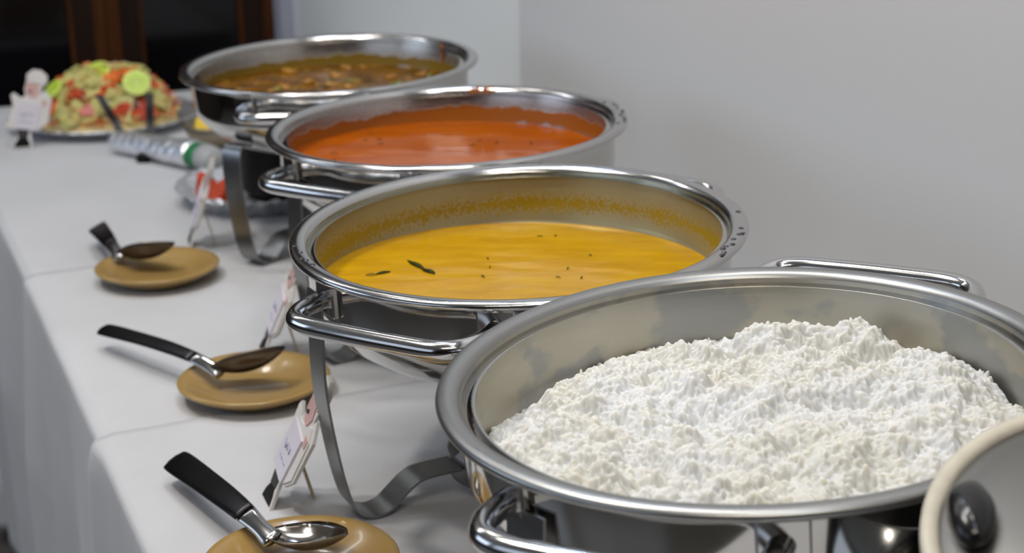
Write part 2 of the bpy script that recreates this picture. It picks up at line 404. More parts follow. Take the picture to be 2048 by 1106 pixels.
def cloth(u0_, u1_, dz, label, round_end0=False, seed=0, far_taper=0.0, bulge=0.0):
    nu = int((u1_ - u0_) / 0.012) + 2
    ss = [0.0]
    s = 0.0
    top_w = 0.935 - VE
    ns1 = 40
    prof = []                                       # (v, z, drop)
    for k in range(ns1 + 1): prof.append((0.935 - (top_w - 0.012) * k / ns1, TOP, 0.0))
    for k in range(1, 7):
        a = k / 6 * PI / 2; prof.append((VE + 0.012 - 0.012 * math.sin(a), TOP - 0.012 + 0.012 * math.cos(a), 0.002 * k))
    for k in range(1, 41): prof.append((VE, TOP - 0.012 - 0.70 * k / 40, 0.012 + 0.70 * k / 40))
    uu, ii = np.meshgrid(np.linspace(u0_, u1_, nu), np.arange(len(prof)), indexing='ij')
    P = np.array(prof); v = P[ii, 0]; z = P[ii, 1]; d = P[ii, 2]
    on = (d <= 0)
    sx = 3 + seed
    z = z + dz + 0.0016 * vnoise(uu * 3.1 + sx, v * 5 + 7) * (v < 0.93) + on * 0.0008 * vnoise(uu * 17 + sx, v * 9)
    amp = np.clip(d / 0.25, 0, 1)
    wave = np.sin(uu * 13 + 1.3 * seed) * 0.010 + np.sin(uu * 29 + seed) * 0.004 + 0.03 * vnoise(uu * 5 + seed, d * 1.5)
    v = v - amp * (0.010 + wave) - 0.003 * (d > 0.004) - dz * (d > 0.002) * 1.2 + 0.002 * vnoise(uu * 6, d * 0 + 3.5)
    ue = uu.copy()
    if far_taper:
        t = np.clip((uu - (u1_ - 0.5)) / 0.5, 0, 1); ue = uu - far_taper * t * np.clip((d - 0.0) / 0.62, 0, 1)
    # slightly uneven ends
    e0 = 0.012 * vnoise(v * 4 + seed, v * 0 + 2.2) + 0.003 * vnoise(v * 21, v * 0 + 5.2)
    t0 = np.clip(1 - (uu - u0_) / 0.3, 0, 1); t1 = np.clip(1 - (u1_ - uu) / 0.3, 0, 1)
    ue = ue + e0 * t1 + e0 * t0 * 0.5
    if bulge:   # near end of the fold stands proud where it passes over the edge
        tt = np.exp(-((uu - u1_) / 0.035) ** 2); v = v - bulge * tt * np.clip(d / 0.02, 0, 1); z = z + 0.003 * (0.35 + 0.9 * vnoise(v * 8, v * 0 + 1.5)) * np.exp(-((uu - u1_) / 0.012) ** 2) * on
    n1, n2 = uu.shape
    co = np.stack([v, ue, z], -1).reshape(-1, 3)
    idx = np.arange(n1 * n2).reshape(n1, n2)
    f = np.stack([idx[:-1, :-1], idx[1:, :-1], idx[1:, 1:], idx[:-1, 1:]], -1).reshape(-1, 4)
    me = bpy.data.meshes.new('tablecloth'); me.from_pydata(co.tolist(), [], f.tolist()); me.materials.append(MAT['cloth'])
    me.polygons.foreach_set('use_smooth', [True] * len(me.polygons))
    o = bpy.data.objects.new('tablecloth', me); COL.objects.link(o); o.matrix_world = ROT
    m = o.modifiers.new('thick', 'SOLIDIFY'); m.thickness = 0.0012; m.offset = -1
    return tag(o, label, 'tablecloth')
cloth(2.04, TU1, -0.0016, 'white tablecloth at the far end under the salad platter', seed=2, far_taper=0.40)
cloth(1.44, 2.075, 0.0, 'middle white tablecloth under the two farther ochre saucers', seed=5, bulge=0.001)
cloth(-0.9, 1.49, 0.0022, 'nearest white tablecloth, its edge overlapping the middle cloth', seed=9, bulge=0.008)

# ------------------------------------------------------------------ chafing dishes
def rimp(R):   # rolled rim + inner pan profile, z = 0 at rim level
    return [(R - 0.0145, -0.006), (R - 0.004, -0.006), (R - 0.0005, -0.0045), (R, -0.002), (R - 0.001, 0.0), (R - 0.0035, 0.0012),
            (R - 0.008, 0.0014), (R - 0.012, 0.0006), (R - 0.0145, -0.001), (R - 0.0158, -0.0035)]
def chafing_dish(idx, cx, cy, R, tx, ty, dz, leg_ang, handle_ang, label):
    t = thing('chafing_dish', label, 'chafing dish', (cx, cy, TOP + (0.0022 if cy < 1.5 else 0)), 0, 'round steel chafing dishes in a row along the wall')
    H = RIM - TOP - (0.0022 if cy < 1.5 else 0)
    # tilt of the vessel in its stand
    tilt = Matrix.Translation((0, 0, H + dz)) @ Matrix((( 1, 0, -tx, 0), (0, 1, -ty, 0), (tx, ty, 1, 0), (0, 0, 0, 1)))
    # --- stand
    wl = 0.032
    for k in range(3):
        a = math.radians(leg_ang + (0, 108, 205)[k]); rd = Vector((math.cos(a), math.sin(a), 0)); tg = Vector((-math.sin(a), math.cos(a), 0))
        pts = [(0.1885, H - 0.035), (0.1895, H - 0.075), (0.189, H - 0.12), (0.182, 0.07), (0.174, 0.030), (0.166, 0.011), (0.152, 0.0025), (0.138, 0.004), (0.126, 0.013), (0.113, 0.023), (0.100, 0.0275), (0.067, 0.028)]
        if idx == 0: pts = [(0.164, H - 0.081), (0.1795, H - 0.080), (0.187, H - 0.090), (0.188, H - 0.120)] + pts[3:]
        path = [rd * r + Vector((0, 0, z + 0.0)) for r, z in spline([(r, z, 0) for r, z in pts], 5) and [(q.x, q.y) for q in spline([(r, z, 0) for r, z in pts], 5)]]
        obj('leg', strap(BM(), path, tg, wl, 0.0022), MAT['strap'], t, True, 40)
    rb = lathe(BM(), [(0.065, 0.012), (0.0672, 0.012), (0.0672, 0.032), (0.065, 0.032), (0.065, 0.012)], 72)
    obj('fuel_ring', rb, MAT['strap'], t, True, 40)
    # --- water pan with its bracket band
    wp = lathe(BM(), [(0.176, -0.007), (R - 0.0148, -0.0065), (R - 0.0145, -0.010), (R - 0.0148, -0.044), (R - 0.0155, -0.050), (R - 0.0185, -0.056), (R - 0.025, -0.065), (0.163, -0.078), (0.145, -0.091), (0.118, -0.102), (0.085, -0.109), (0.05, -0.112), (0, -0.113)], 128)
    wpo = obj('water_pan', wp, MAT['polished'], t); wpo.matrix_local = tilt
    fpr = [(R - 0.0158, -0.0035), (R - 0.0175, -0.012), (R - 0.020, -0.030), (R - 0.0225, -0.050), (R - 0.026, -0.0575), (R - 0.034, -0.060), (0.0, -0.060)]
    fp = obj('food_pan', lathe(BM(), fpr, 128), PANM[idx], t); fp.matrix_local = tilt
    rm = obj('rim', lathe(BM(), rimp(R), 144), MAT['rim_matte'] if idx == 3 else MAT['rim'], t); rm.matrix_local = tilt
    # --- handles
    for s in (0, 180):
        a0 = handle_ang + s
        ca, sa = math.cos(math.radians(a0)), math.sin(math.radians(a0))
        hz = -0.024 if s == 0 else -0.002
        if s: ca, sa = math.cos(math.radians(a0 - 4)), math.sin(math.radians(a0 - 4))
        def pp(x, y, z): return Vector((x * ca - y * sa, x * sa + y * ca, z))
        hp = [(0.168, -0.082), (0.188, -0.084), (0.204, -0.082), (0.217, -0.074), (0.2235, -0.058), (0.2250, -0.03), (0.2255, 0)]
        hp = [pp(x, y, hz if s == 0 else (-0.019 if idx == 3 else -0.027) + (x - 0.168) * 0.16) for x, y in hp + [(x, -y) for x, y in hp[-2::-1]]]
        ho = obj('handle', tube(BM(), spline(hp, 6), 0.0078, 14), MAT['handle'], t); ho.matrix_local = tilt
        for da in (-26, 26):
            a = math.radians(a0 + da - (4 if s else 0)); m = Matrix.Rotation(a, 4, 'Z')
            bb = bevel(add_box(BM(), (R - 0.0155, -0.015, -0.038), (R - 0.0095, 0.015, -0.008)), 0.0015, 1)
            bo = obj('bracket', bb, MAT['handle'], ho, False); bo.matrix_local = m
    return t, tilt
DISH = [(-0.241, 2.147, 0.201, 0.017, 0.029, 0.001, -128, -93, 'farthest steel chafing dish, holding dark vegetable curry, by the salad'),
        (-0.069, 1.736, 0.200, 0.022, 0.016, 0.001, -147, -124, 'second farthest steel chafing dish, holding bright orange curry'),
        (0.006, 1.333, 0.198, 0.027, 0.033, -0.005, -153, -122, 'steel chafing dish holding yellow curry, between orange curry and rice'),
        (0.150, 0.955, 0.201, 0.066, 0.020, 0.003, -140, -119, 'nearest steel chafing dish with satin rim, heaped with white rice')]
TILT = []
for i, d in enumerate(DISH):
    t, m = chafing_dish(i, *d); TILT.append((t, m))

def drips(idx, spots, m, name):
    """small flattened drips on the rim and the wall just below it: (angle, radius offset, z, half length, half height)"""
    R = DISH[idx][2]; t, tl = TILT[idx]; bm = BM()
    for ang, dr, z, a_, h_ in spots:
        q = math.radians(ang); b2 = BM(); bmesh.ops.create_icosphere(b2, subdivisions=2, radius=1)
        Mx = Matrix.Translation(((R + dr) * math.cos(q), (R + dr) * math.sin(q), z)) @ Matrix.Rotation(q, 4, 'Z') @ Matrix.Diagonal((0.0016 if abs(z) > 0.003 else 0.0024, a_, h_, 1))
        for v in b2.verts: v.co = Mx @ v.co
        me = bpy.data.meshes.new('tmp'); b2.to_mesh(me); b2.free(); bm.from_mesh(me); bpy.data.meshes.remove(me)
    o = obj(name, bm, m, t); o.matrix_local = tl; o['kind'] = 'stuff'; return o
SD = simple('dried_orange_sauce', S(150, 82, 8), 0.35)
drips(1, [(74 + 1.6 * k, -0.0152, -0.0035 - 0.0012 * (k % 2), 0.0034, 0.0022 + 0.0016 * ((k * 7) % 3)) for k in range(7)] + [(76, -0.0125, 0.0008, 0.006, 0.0008), (80, -0.0125, 0.0008, 0.005, 0.0008)], SD, 'sauce_drip')
drips(0, [(37, -0.0175, -0.010, 0.003, 0.008), (35, -0.0195, -0.020, 0.003, 0.010)], SD, 'sauce_drip')
wd = steel('water_drop', 0.05, 0.02, (0.10, 0.10, 0.11, 1)); rd_ = random.Random(11)
drips(2, [(a_, rd_.uniform(-0.009, -0.003), 0.0014, rd_.uniform(0.001, 0.004), 0.0006) for a_ in [-12, -16, -17, -21, -25, -27, -29, -31, -33, 190, 196, 201, 203, 207, 2, 150, 148]], wd, 'water_drops')
drips(1, [(a_, rd_.uniform(-0.009, -0.003), 0.0014, rd_.uniform(0.001, 0.003), 0.0006) for a_ in [10, 6, 4, 1, -1, -4, -6, -9, -12, 14, 17, 21]], wd, 'water_drops')

# ------------------------------------------------------------------ food in the pans (top-level, lying in the pans)
def food_world(i):
    t, m = TILT[i]; return Matrix.Translation(t.location) @ m
def curry(i, z, m, label, wob=0.0006):
    R = DISH[i][2] - 0.0205
    rr = R - 0.0005
    bm = BM(); seg = 120
    rings = []
    prof = [(rr + 0.001, 0.0008), (rr - 0.0015, 0.0), (rr - 0.006, -0.0003)] + [(rr * k / 26, 0) for k in range(24, 0, -1)] + [(0, 0)]
    lathe(bm, prof, seg)
    for v in bm.verts:
        v.co.z += wob * float(vnoise(np.array(v.co.x * 40 + 5), np.array(v.co.y * 90 + 3))) * (1 if v.co.xy.length < rr - 0.004 else 0)
    bmesh.ops.holes_fill(bm, edges=[])
    # underside closes the body of the sauce
    low = lathe(BM(), [(rr + 0.001, 0.0008), (rr - 0.004, -0.0008 - 0.012), (0, -0.0135)], seg)
    me = bpy.data.meshes.new('tmp'); low.to_mesh(me); low.free(); bm.from_mesh(me); bpy.data.meshes.remove(me)
    o = obj('curry', bm, m, None)
    o.matrix_world = Matrix.Translation(TILT[i][0].location + Vector((0, 0, RIM - TILT[i][0].location.z + z))) 
    return tag(o, label, 'curry')
c1 = curry(0, -0.036, MAT['sambar'], 'dark brown vegetable curry in the farthest chafing dish', 0.003)
c2 = curry(1, -0.036, MAT['tomato_curry'], 'smooth bright orange curry in the second farthest chafing dish')
c3 = curry(2, -0.052, MAT['yellow_curry'], 'yellow curry with herb bits in the chafing dish behind the rice', 0.0010)
def leaf(parent, x, y, ang, ln, w, z=0.001):
    bm = BM(); n = 8; top = []; 
    for k in range(n + 1):
        s = k / n; ww = w * math.sin(PI * min(1, s * 0.92 + 0.04)) ** 0.8 / 2
        zz = 0.0012 * math.sin(PI * s)
        top.append([bm.verts.new((ln * (s - 0.5), a * ww, zz - abs(a) * 0.0006)) for a in (-1, 0, 1)])
    for a, b in zip(top, top[1:]):
        for j in range(2): bm.faces.new((a[j], a[j + 1], b[j + 1], b[j]))
    bmesh.ops.solidify(bm, geom=bm.faces[:], thickness=0.0005)
    o = obj('herb_leaf', bm, MAT['herb'], parent); o.location = (x, y, z); o.rotation_euler = (0, 0, ang); return o
# herb leaves floating on the yellow curry
leaf(c3, -0.092, 0.040, -1.05, 0.034, 0.006); leaf(c3, -0.080, 0.020, -0.9, 0.020, 0.006, 0.0012)
leaf(c3, -0.120, 0.018, 0.5, 0.014, 0.005); leaf(c3, -0.130, 0.012, 0.1, 0.010, 0.003)
for _ in range(12):
    a = random.uniform(0, 2 * PI); r = 0.16 * math.sqrt(random.random())
    leaf(c3, r * math.cos(a), r * math.sin(a), random.uniform(0, PI), random.uniform(0.003, 0.008), random.uniform(0.0012, 0.0022), 0.0006)
for _ in range(16):
    a = random.uniform(0, 2 * PI); r = 0.16 * math.sqrt(random.random())
    leaf(c2, r * math.cos(a), r * math.sin(a), random.uniform(0, PI), random.uniform(0.003, 0.009), 0.002, 0.0006)
# vegetable chunks standing out of the brown curry
def blob(sx, sy, sz, seed=0, sub=2, amp=0.25):
    bm = BM(); bmesh.ops.create_icosphere(bm, subdivisions=sub, radius=1)
    rs = random.Random(seed); ph = [rs.uniform(0, 6) for _ in range(6)]
    for v in bm.verts:
        c = v.co; k = 1 + amp * (math.sin(c.x * 2.3 + ph[0]) * math.sin(c.y * 2.9 + ph[1]) + 0.5 * math.sin(c.z * 5 + ph[2]) * math.sin(c.x * 6 + ph[3]))
        v.co = Vector((c.x * sx, c.y * sy, c.z * sz)) * k
    return bm
protos = [obj('vegetable_chunk', blob(0.013, 0.008, 0.006, s, 2, 0.35), MAT['chunk'] if s % 3 else MAT['chunk_green'], c1) for s in range(5)]
for k in range(50):
    a = random.uniform(0, 2 * PI); r = 0.165 * math.sqrt(random.random())
    if k < 5: o = protos[k]
    else:
        o = protos[k % 5].copy(); COL.objects.link(o)
    o.location = (r * math.cos(a), r * math.sin(a), random.uniform(-0.002, 0.0012)); o.rotation_euler = (random.uniform(-.3, .3), random.uniform(-.3, .3), random.uniform(0, 6))
    s = random.uniform(0.5, 1.15); o.scale = (s, s, s)
for _ in range(9):
    a = random.uniform(0, 2 * PI); r = 0.15 * math.sqrt(random.random()); leaf(c1, r * math.cos(a), r * math.sin(a), random.uniform(0, PI), 0.02, 0.008, 0.004)

# ------------------------------------------------------------------ rice: a mound of loose grains
def rice():
    R = 0.1755
    def height(x, y):
        r = np.hypot(x, y)
        base = -0.040 + 0.012 * np.clip(1 - (r / R) ** 2, 0, 1)
        base = base - 0.010 * np.clip((r - 0.135) / 0.04, 0, 1) * (y > 0) - 0.012 * np.exp(-(((x + 0.13) / 0.035) ** 2 + ((y - 0.115) / 0.05) ** 2))
        lump = lambda cx, cy, s, h: h * np.exp(-(((x - cx) ** 2 + (y - cy) ** 2) / s ** 2) ** 1.6)
        b = lump(0.095, 0.112, 0.024, 0.019) + lump(0.058, 0.112, 0.017, 0.016) + lump(0.026, 0.108, 0.020, 0.013) + lump(0.140, 0.090, 0.026, 0.004) + lump(-0.035, 0.085, 0.045, 0.008) + lump(-0.10, 0.055, 0.035, 0.008) - lump(0.088, 0.083, 0.014, 0.007) + lump(0.15, 0.06, 0.04, 0.008)
        n = 0.016 * vnoise(x * 28 + 9, y * 28 + 4) + 0.013 * vnoise(x * 62, y * 62 + 20) + 0.010 * vnoise(x * 120 + 3, y * 120) + 0.004 * vnoise(x * 300 + 3, y * 300)
        fade = np.clip((R - r) / 0.02, 0.25, 1)
        return base + b + n * fade
    # one closed surface: thousands of grains stamped into a fine height grid, plus loose grains standing out of it
    cell = 0.00056; n = int(R * 2 / cell) + 3; ax = (np.arange(n) - (n - 1) / 2) * cell
    X, Y = np.meshgrid(ax, ax, indexing='ij')
    G0 = height(X, Y) - 0.0012; Hm = G0.copy()
    N = 52000
    rad = (R - 0.001) * np.sqrt(rng.random(N)); an = rng.random(N) * 2 * PI; gx, gy = rad * np.cos(an), rad * np.sin(an)
    hl = rng.uniform(0.0021, 0.0033, N); hw = rng.uniform(0.00075, 0.00105, N); th = rng.random(N) * PI
    slope = rng.normal(0, 0.28, N); gz = height(gx, gy) - 0.0012 + rng.gamma(1.5, 0.00060, N)
    ci = np.round((gx - ax[0]) / cell).astype(int); cj = np.round((gy - ax[0]) / cell).astype(int)
    for di in range(-6, 7):
        for dj in range(-6, 7):
            ii = np.clip(ci + di, 0, n - 1); jj = np.clip(cj + dj, 0, n - 1)
            dx = ax[ii] - gx; dy = ax[jj] - gy
            a = (dx * np.cos(th) + dy * np.sin(th)); b = (-dx * np.sin(th) + dy * np.cos(th)); q = 1 - (a / hl) ** 2 - (b / hw) ** 2
            ok = q > 0
            np.maximum.at(Hm, (ii[ok], jj[ok]), (gz + slope * a)[ok] + hw[ok] * np.sqrt(q[ok]) * 1.3)
    for _ in range(2):
        Hs = Hm.copy(); Hs[1:-1, 1:-1] = (Hm[1:-1, 1:-1] * 4 + (Hm[:-2, 1:-1] + Hm[2:, 1:-1] + Hm[1:-1, :-2] + Hm[1:-1, 2:]) * 2 + Hm[:-2, :-2] + Hm[2:, 2:] + Hm[:-2, 2:] + Hm[2:, :-2]) / 16; Hm = Hs
    inside = np.hypot(X, Y) < R - 0.0004
    vid = -np.ones((n, n), int); vid[inside] = np.arange(inside.sum())
    V1 = np.stack([X[inside], Y[inside], Hm[inside]], 1)
    q4 = np.stack([vid[:-1, :-1], vid[1:, :-1], vid[1:, 1:], vid[:-1, 1:]], -1).reshape(-1, 4); q4 = q4[(q4 >= 0).all(1)]
    nb = len(V1)
    # floor of the mass (so the volume is closed)
    V2 = V1.copy(); sc_ = 0.168 / R; V2[:, :2] *= sc_; V2[:, 2] = -0.058
    step = q4
    edges = {}
    ed = np.concatenate([q4[:, [0, 1]], q4[:, [1, 2]], q4[:, [2, 3]], q4[:, [3, 0]]]); key = np.sort(ed, 1); kk = key[:, 0] * 10000000 + key[:, 1]
    _, inv, cnt = np.unique(kk, return_inverse=True, return_counts=True); be = ed[cnt[inv] == 1]
    used = np.unique(be); rem = {int(v): nb + k for k, v in enumerate(used)}
    lowv = V2[used]; ctr = nb + len(used)
    side = np.array([(b_, a_, rem[int(a_)], rem[int(b_)]) for a_, b_ in be.tolist()])
    bot = np.array([(rem[int(b_)], rem[int(a_)], ctr) for a_, b_ in be.tolist()])
    verts = np.concatenate([V1, lowv, [[0, 0, -0.058]]])
    quads = np.concatenate([q4, side])
    tris = bot; allv = verts
    me = bpy.data.meshes.new('cooked_rice')
    me.vertices.add(len(allv)); me.vertices.foreach_set('co', allv.ravel())
    loops = np.concatenate([quads.ravel(), tris.ravel()]).astype(np.int32)
    starts = np.concatenate([np.arange(len(quads)) * 4, len(quads) * 4 + np.arange(len(tris)) * 3]).astype(np.int32)
    me.loops.add(len(loops)); me.loops.foreach_set('vertex_index', loops)
    me.polygons.add(len(starts)); me.polygons.foreach_set('loop_start', starts)
    me.polygons.foreach_set('use_smooth', np.ones(len(starts), bool))
    me.update(calc_edges=True); me.validate()
    me.materials.append(MAT['rice'])
    o = bpy.data.objects.new('cooked_rice', me); COL.objects.link(o)
    o.matrix_world = food_world(3)
    tag(o, 'fluffy white rice heaped in the nearest chafing dish', 'rice', kind='stuff')
rice()

# ------------------------------------------------------------------ covered pot in the near right corner
def pot():
    t = thing('covered_pot', 'steel pot with tilted steel lid in the near right corner', 'pot', (0.335, 0.675, TOP + 0.0022))
    H = RIM - TOP
    obj('pot_body', lathe(BM(), [(0, 0.0), (0.10, 0.0), (0.118, 0.006), (0.124, 0.02), (0.126, H - 0.045), (0.122, H - 0.045), (0.120, 0.02), (0, 0.008)], 96), MAT['polished'], t)
    m = Matrix.Translation((0, 0, H + 0.003)) @ Matrix.Rotation(math.radians(12), 4, 'X')
    lid = obj('lid', lathe(BM(), [(0.136, 0.0), (0.130, -0.001), (0.122, 0.004), (0.10, 0.011), (0.06, 0.017), (0.0, 0.019)], 128), steel('lid_steel', 0.40, 0.05, (0.22, 0.215, 0.20, 1)), t)
    lid.matrix_local = m
    rr = obj('lid_rim', lathe(BM(), [(0.132, -0.006), (0.139, -0.006), (0.1415, -0.003), (0.1415, 0.001), (0.139, 0.003), (0.134, 0.0025), (0.132, 0), (0.132, -0.006)], 128), simple('lit_rim_cream', S(205, 198, 180), 0.35), t)  # cream colour stands in for bright light caught on the lid's edge
    rr.matrix_local = m
    bm = blob(0.012, 0.024, 0.010, 3, 3, 0.05)
    kb = obj('lug_handle', bm, MAT['darkplastic'], t)
    kb.matrix_local = m @ Matrix.Translation((-0.115, 0.030, 0.012)) @ Matrix.Rotation(math.radians(-12), 4, 'Z')
pot()

# ------------------------------------------------------------------ saucers and serving spoons
def saucer(x, y, z, label):
    prof = [(0, 0.006), (0.036, 0.006), (0.046, 0.0085), (0.060, 0.0155), (0.072, 0.0205), (0.0775, 0.0215), (0.0790, 0.0200), (0.0780, 0.0175), (0.070, 0.0125), (0.056, 0.004), (0.048, 0.001), (0.044, 0.0), (0.040, 0.0), (0.038, 0.002), (0, 0.002)]
    o = obj('saucer', lathe(BM(), prof, 96), MAT['saucer']); o.location = (x, y, z)
    return tag(o, label, 'saucer', 'ochre saucers under the serving spoons')
saucer(-0.455, 1.962, TOP, 'ochre saucer farthest from the camera, opposite the orange curry')
saucer(-0.270, 1.552, TOP, 'ochre saucer opposite the yellow curry, middle of the three')
saucer(-0.172, 1.140, TOP + 0.0022, 'nearest ochre saucer, cut by the bottom edge of the picture')

def spoon(a, tip, label, bl=0.074, bw=0.050, tilt=0.18, wide=0.020, roll=0.0, dark=True):
    """a = point where bowl meets the neck, direction of bowl given by b"""
    A = Vector(a[0]); B = Vector(a[1]); T = Vector(tip)
    L = (B - A).length
    t = thing('serving_spoon', label, 'spoon', A, 0, 'serving spoons resting on the saucers')
    d = (B - A).normalized(); s = d.cross(Vector((0, 0, 1))).normalized(); n = s.cross(d)
    if n.z < 0: n = -n
    if s.y > 0: s = -s
    s, n = s * math.cos(roll) + n * math.sin(roll), n * math.cos(roll) - s * math.sin(roll)
    bm = BM(); nu_, nv_ = 18, 14; g = []
    for i in range(nu_ + 1):
        u_ = i / nu_; x = L * u_
        w = bw / 2 * (math.sin(PI * (u_ * 0.93 + 0.07)) ** 0.6) * (0.85 + 0.15 * math.sin(PI * u_))
        if u_ < 0.04: w = max(w, 0.008)
        row = []
        for j in range(nv_ + 1):
            q = -1 + 2 * j / nv_
            depth = 0.015 * math.sin(PI * min(1, u_ * 0.96 + 0.02)) ** 0.7 * (1 - q * q)
            row.append(bm.verts.new(d * x + s * (w * q) + n * (0.004 - depth)))
        g.append(row)
    for r1, r2 in zip(g, g[1:]):
        for j in range(nv_): bm.faces.new((r1[j], r1[j + 1], r2[j + 1], r2[j]))
    bmesh.ops.solidify(bm, geom=bm.faces[:], thickness=0.0012)
    obj('bowl', bm, MAT['spoon'] if roll < 0.3 else MAT['spoon_brown'], t)
    # handle: neck narrow, widening to a rounded flat end
    h = T - A; hd = h.normalized(); hs = hd.cross(Vector((0, 0, 1))).normalized(); hn = hs.cross(hd)
    if hn.z < 0: hn = -hn
    if hs.y > 0: hs = -hs
    hs, hn = hs * math.cos(0.45) - hn * math.sin(0.45), hn * math.cos(0.45) + hs * math.sin(0.45)
    hl = h.length
    st_ = [(-0.012, 0.009, 0.001, 0.0035), (0.006, 0.0075, 0.006, 0.0035), (0.03, max(0.0075, wide * 0.36), 0.011, 0.0030), (0.35 * hl, max(0.0085, wide * 0.42), 0.012, 0.0022), (0.6 * hl, wide * 0.46, 0.009, 0.0018), (0.85 * hl, wide * 0.5, 0.004, 0.0016), (0.965 * hl, wide * 0.47, 0.001, 0.0015), (0.99 * hl, wide * 0.33, 0.0, 0.0013), (hl, wide * 0.14, 0.0, 0.001)]
    pr = spline([(x, w, z) for x, w, z, th in st_], 5); ths = spline([(x, th, 0) for x, w, z, th in st_], 5)
    def seg_mesh(lo, hi):
        bm = BM(); rings = []
        for P_, Q in zip(pr[lo:hi], ths[lo:hi]):
            c = hd * P_.x + hn * P_.z; w, th = P_.y, Q.y
            rings.append([bm.verts.new(c + hs * w * math.cos(k * PI / 6) + hn * (th * math.sin(k * PI / 6) + 0.0008 * (math.cos(k * PI / 6) ** 2))) for k in range(12)])
        for a_, b_ in zip(rings, rings[1:]):
            for k in range(12): bm.faces.new((a_[k], a_[(k + 1) % 12], b_[(k + 1) % 12], b_[k]))
        bm.faces.new(rings[0]); bm.faces.new(rings[-1]); return bm
    ne = seg_mesh(0, 11); obj('neck', ne, MAT['spoon'], t)
    o = obj('handle', seg_mesh(10, len(pr)), MAT['darksteel'], t); o['label'] = 'dark flat handle'
    return t
Z = RIM
spoon(((-0.510, 1.991, Z - 0.221), (-0.431, 1.966, Z - 0.200)), (-0.575, 2.135, Z - 0.220), 'dark serving spoon on the farthest ochre saucer', wide=0.026, roll=0.5)
spoon(((-0.313, 1.564, Z - 0.222), (-0.235, 1.550, Z - 0.194)), (-0.466, 1.705, Z - 0.222), 'serving spoon with long dark handle on the middle ochre saucer', wide=0.019, roll=0.5)
spoon(((-0.203, 1.176, Z - 0.219), (-0.134, 1.152, Z - 0.209)), (-0.312, 1.338, Z - 0.221), 'shiny serving spoon with broad dark-reflecting handle on the nearest saucer', wide=0.026, roll=0.1)

# ------------------------------------------------------------------ chef shaped menu cards
K = 0.000156
def cpoly(pts): return [((x - 255) * K, (1000 - y) * K) for x, y in pts]
SHAPES = [
 ('backing', 'white_board', 0.0, 0.0030, [(160, 1000), (370, 1000), (366, 800), (450, 815), (560, 745), (628, 480), (575, 370), (520, 405), (540, 340), (600, 290), (607, 210), (545, 145), (460, 130), (385, 180), (378, 250), (345, 340), (350, 415), (300, 435), (225, 370), (192, 400), (205, 520), (105, 740), (170, 790), (208, 790), (215, 865), (160, 950)]),
 ('shoes', 'black', -0.0008, 0.0, [(166, 985), (345, 985), (340, 930), (318, 880), (235, 880), (190, 930)]),
 ('trousers', 'trousers', -0.0008, 0.0, [(225, 880), (330, 880), (350, 800), (217, 785)]),
 ('coat', 'white_board', -0.0014, 0.0, [(178, 775), (440, 800), (540, 740), (590, 500), (555, 420), (500, 430), (430, 455), (335, 450), (240, 400), (215, 430), (218, 520), (140, 720)]),
 ('sleeve_cuff', 'pink', -0.0022, -0.0014, [(520, 470), (575, 490), (560, 545), (515, 535)]),
 ('face', 'pink', -0.0014, 0.0, [(375, 275), (495, 285), (505, 385), (450, 450), (385, 430), (360, 350)]),
 ('moustache', 'trousers', -0.0020, -0.0014, [(375, 368), (420, 358), (428, 378), (395, 388)]),
 ('hat', 'white_board', -0.0022, 0.0, [(392, 240), (402, 175), (480, 148), (555, 175), (592, 235), (580, 285), (540, 318), (500, 285), (395, 275)]),
 ('sign', 'sign', -0.0034, -0.0014, [(272, 460), (505, 520), (425, 812), (178, 765)])]
def chef_card(label, x, y, z, facing, lean, sc=1.0):
    """facing: heading (radians) of the front face; lean: backwards tilt"""
    t = thing('menu_card_holder', label, 'menu card', (x, y, z), facing + PI / 2, 'chef shaped menu cards in front of the dishes')
    L = Matrix.Rotation(-lean, 4, 'X') @ Matrix.Scale(sc, 4)
    for nm, m, y0, y1, pts in SHAPES:
        o = obj(nm, prism(BM(), cpoly(pts), y0, y1), MAT[m], t, False); o.matrix_local = L
        if nm == 'backing': o.data.materials[0] = MAT['edge'] if False else MAT['white_board']
    wr = BM()
    for (sx, sy, ex, ey) in ((270, 590, 300, 640), (300, 640, 330, 600), (330, 600, 345, 640), (365, 600, 395, 645), (395, 645, 400, 610), (260, 690, 320, 700), (330, 705, 390, 715)):
        p0, p1 = cpoly([(sx, sy), (ex, ey)]); tube(wr, [Vector((p0[0], -0.0036, p0[1])), Vector((p1[0], -0.0036, p1[1]))], 0.0007, 5)
    o = obj('handwriting', wr, MAT['ink'], t); o.matrix_local = L
    hgt = 0.085 * sc
    # back stay: from mid-height of the board down to the cloth behind it
    topp = L @ Vector((0.004, 0.0035, 0.062)); foot = Vector((0.004, topp.y + 0.014, 0.001))
    bm = BM(); dirv = (foot - topp); s = Vector((1, 0, 0)); n = dirv.normalized().cross(s)
    add_box(bm, (-0.007, -0.0010, 0), (0.007, 0.0010, dirv.length)); 
    q = dirv.to_track_quat('Z', 'X').to_matrix().to_4x4(); zq = Matrix.Translation(topp) @ Matrix((( 1, 0, 0, 0), (0, n.y, dirv.normalized().y, 0), (0, n.z, dirv.normalized().z, 0), (0, 0, 0, 1)))
    o = obj('back_stay', bm, MAT['edge'], t, False); o.matrix_local = zq
    return t
toV = math.atan2(-V.y, -V.x)
chef_card('chef-shaped menu card facing the camera, left of the salad platter', -0.856, 2.748, TOP, math.radians(-75), 0.14)
chef_card('chef-shaped menu card seen edge-on beside the farthest chafing dish', -0.447, 2.125, TOP, toV - 0.15, 0.30)
chef_card('chef-shaped menu card seen edge-on between the two farther saucers and dishes', -0.283, 1.680, TOP, toV - 0.13, 0.38)
chef_card('chef-shaped menu card leaning between the middle and nearest saucers', -0.222, 1.288, TOP + 0.0022, toV - 0.05, 0.42)

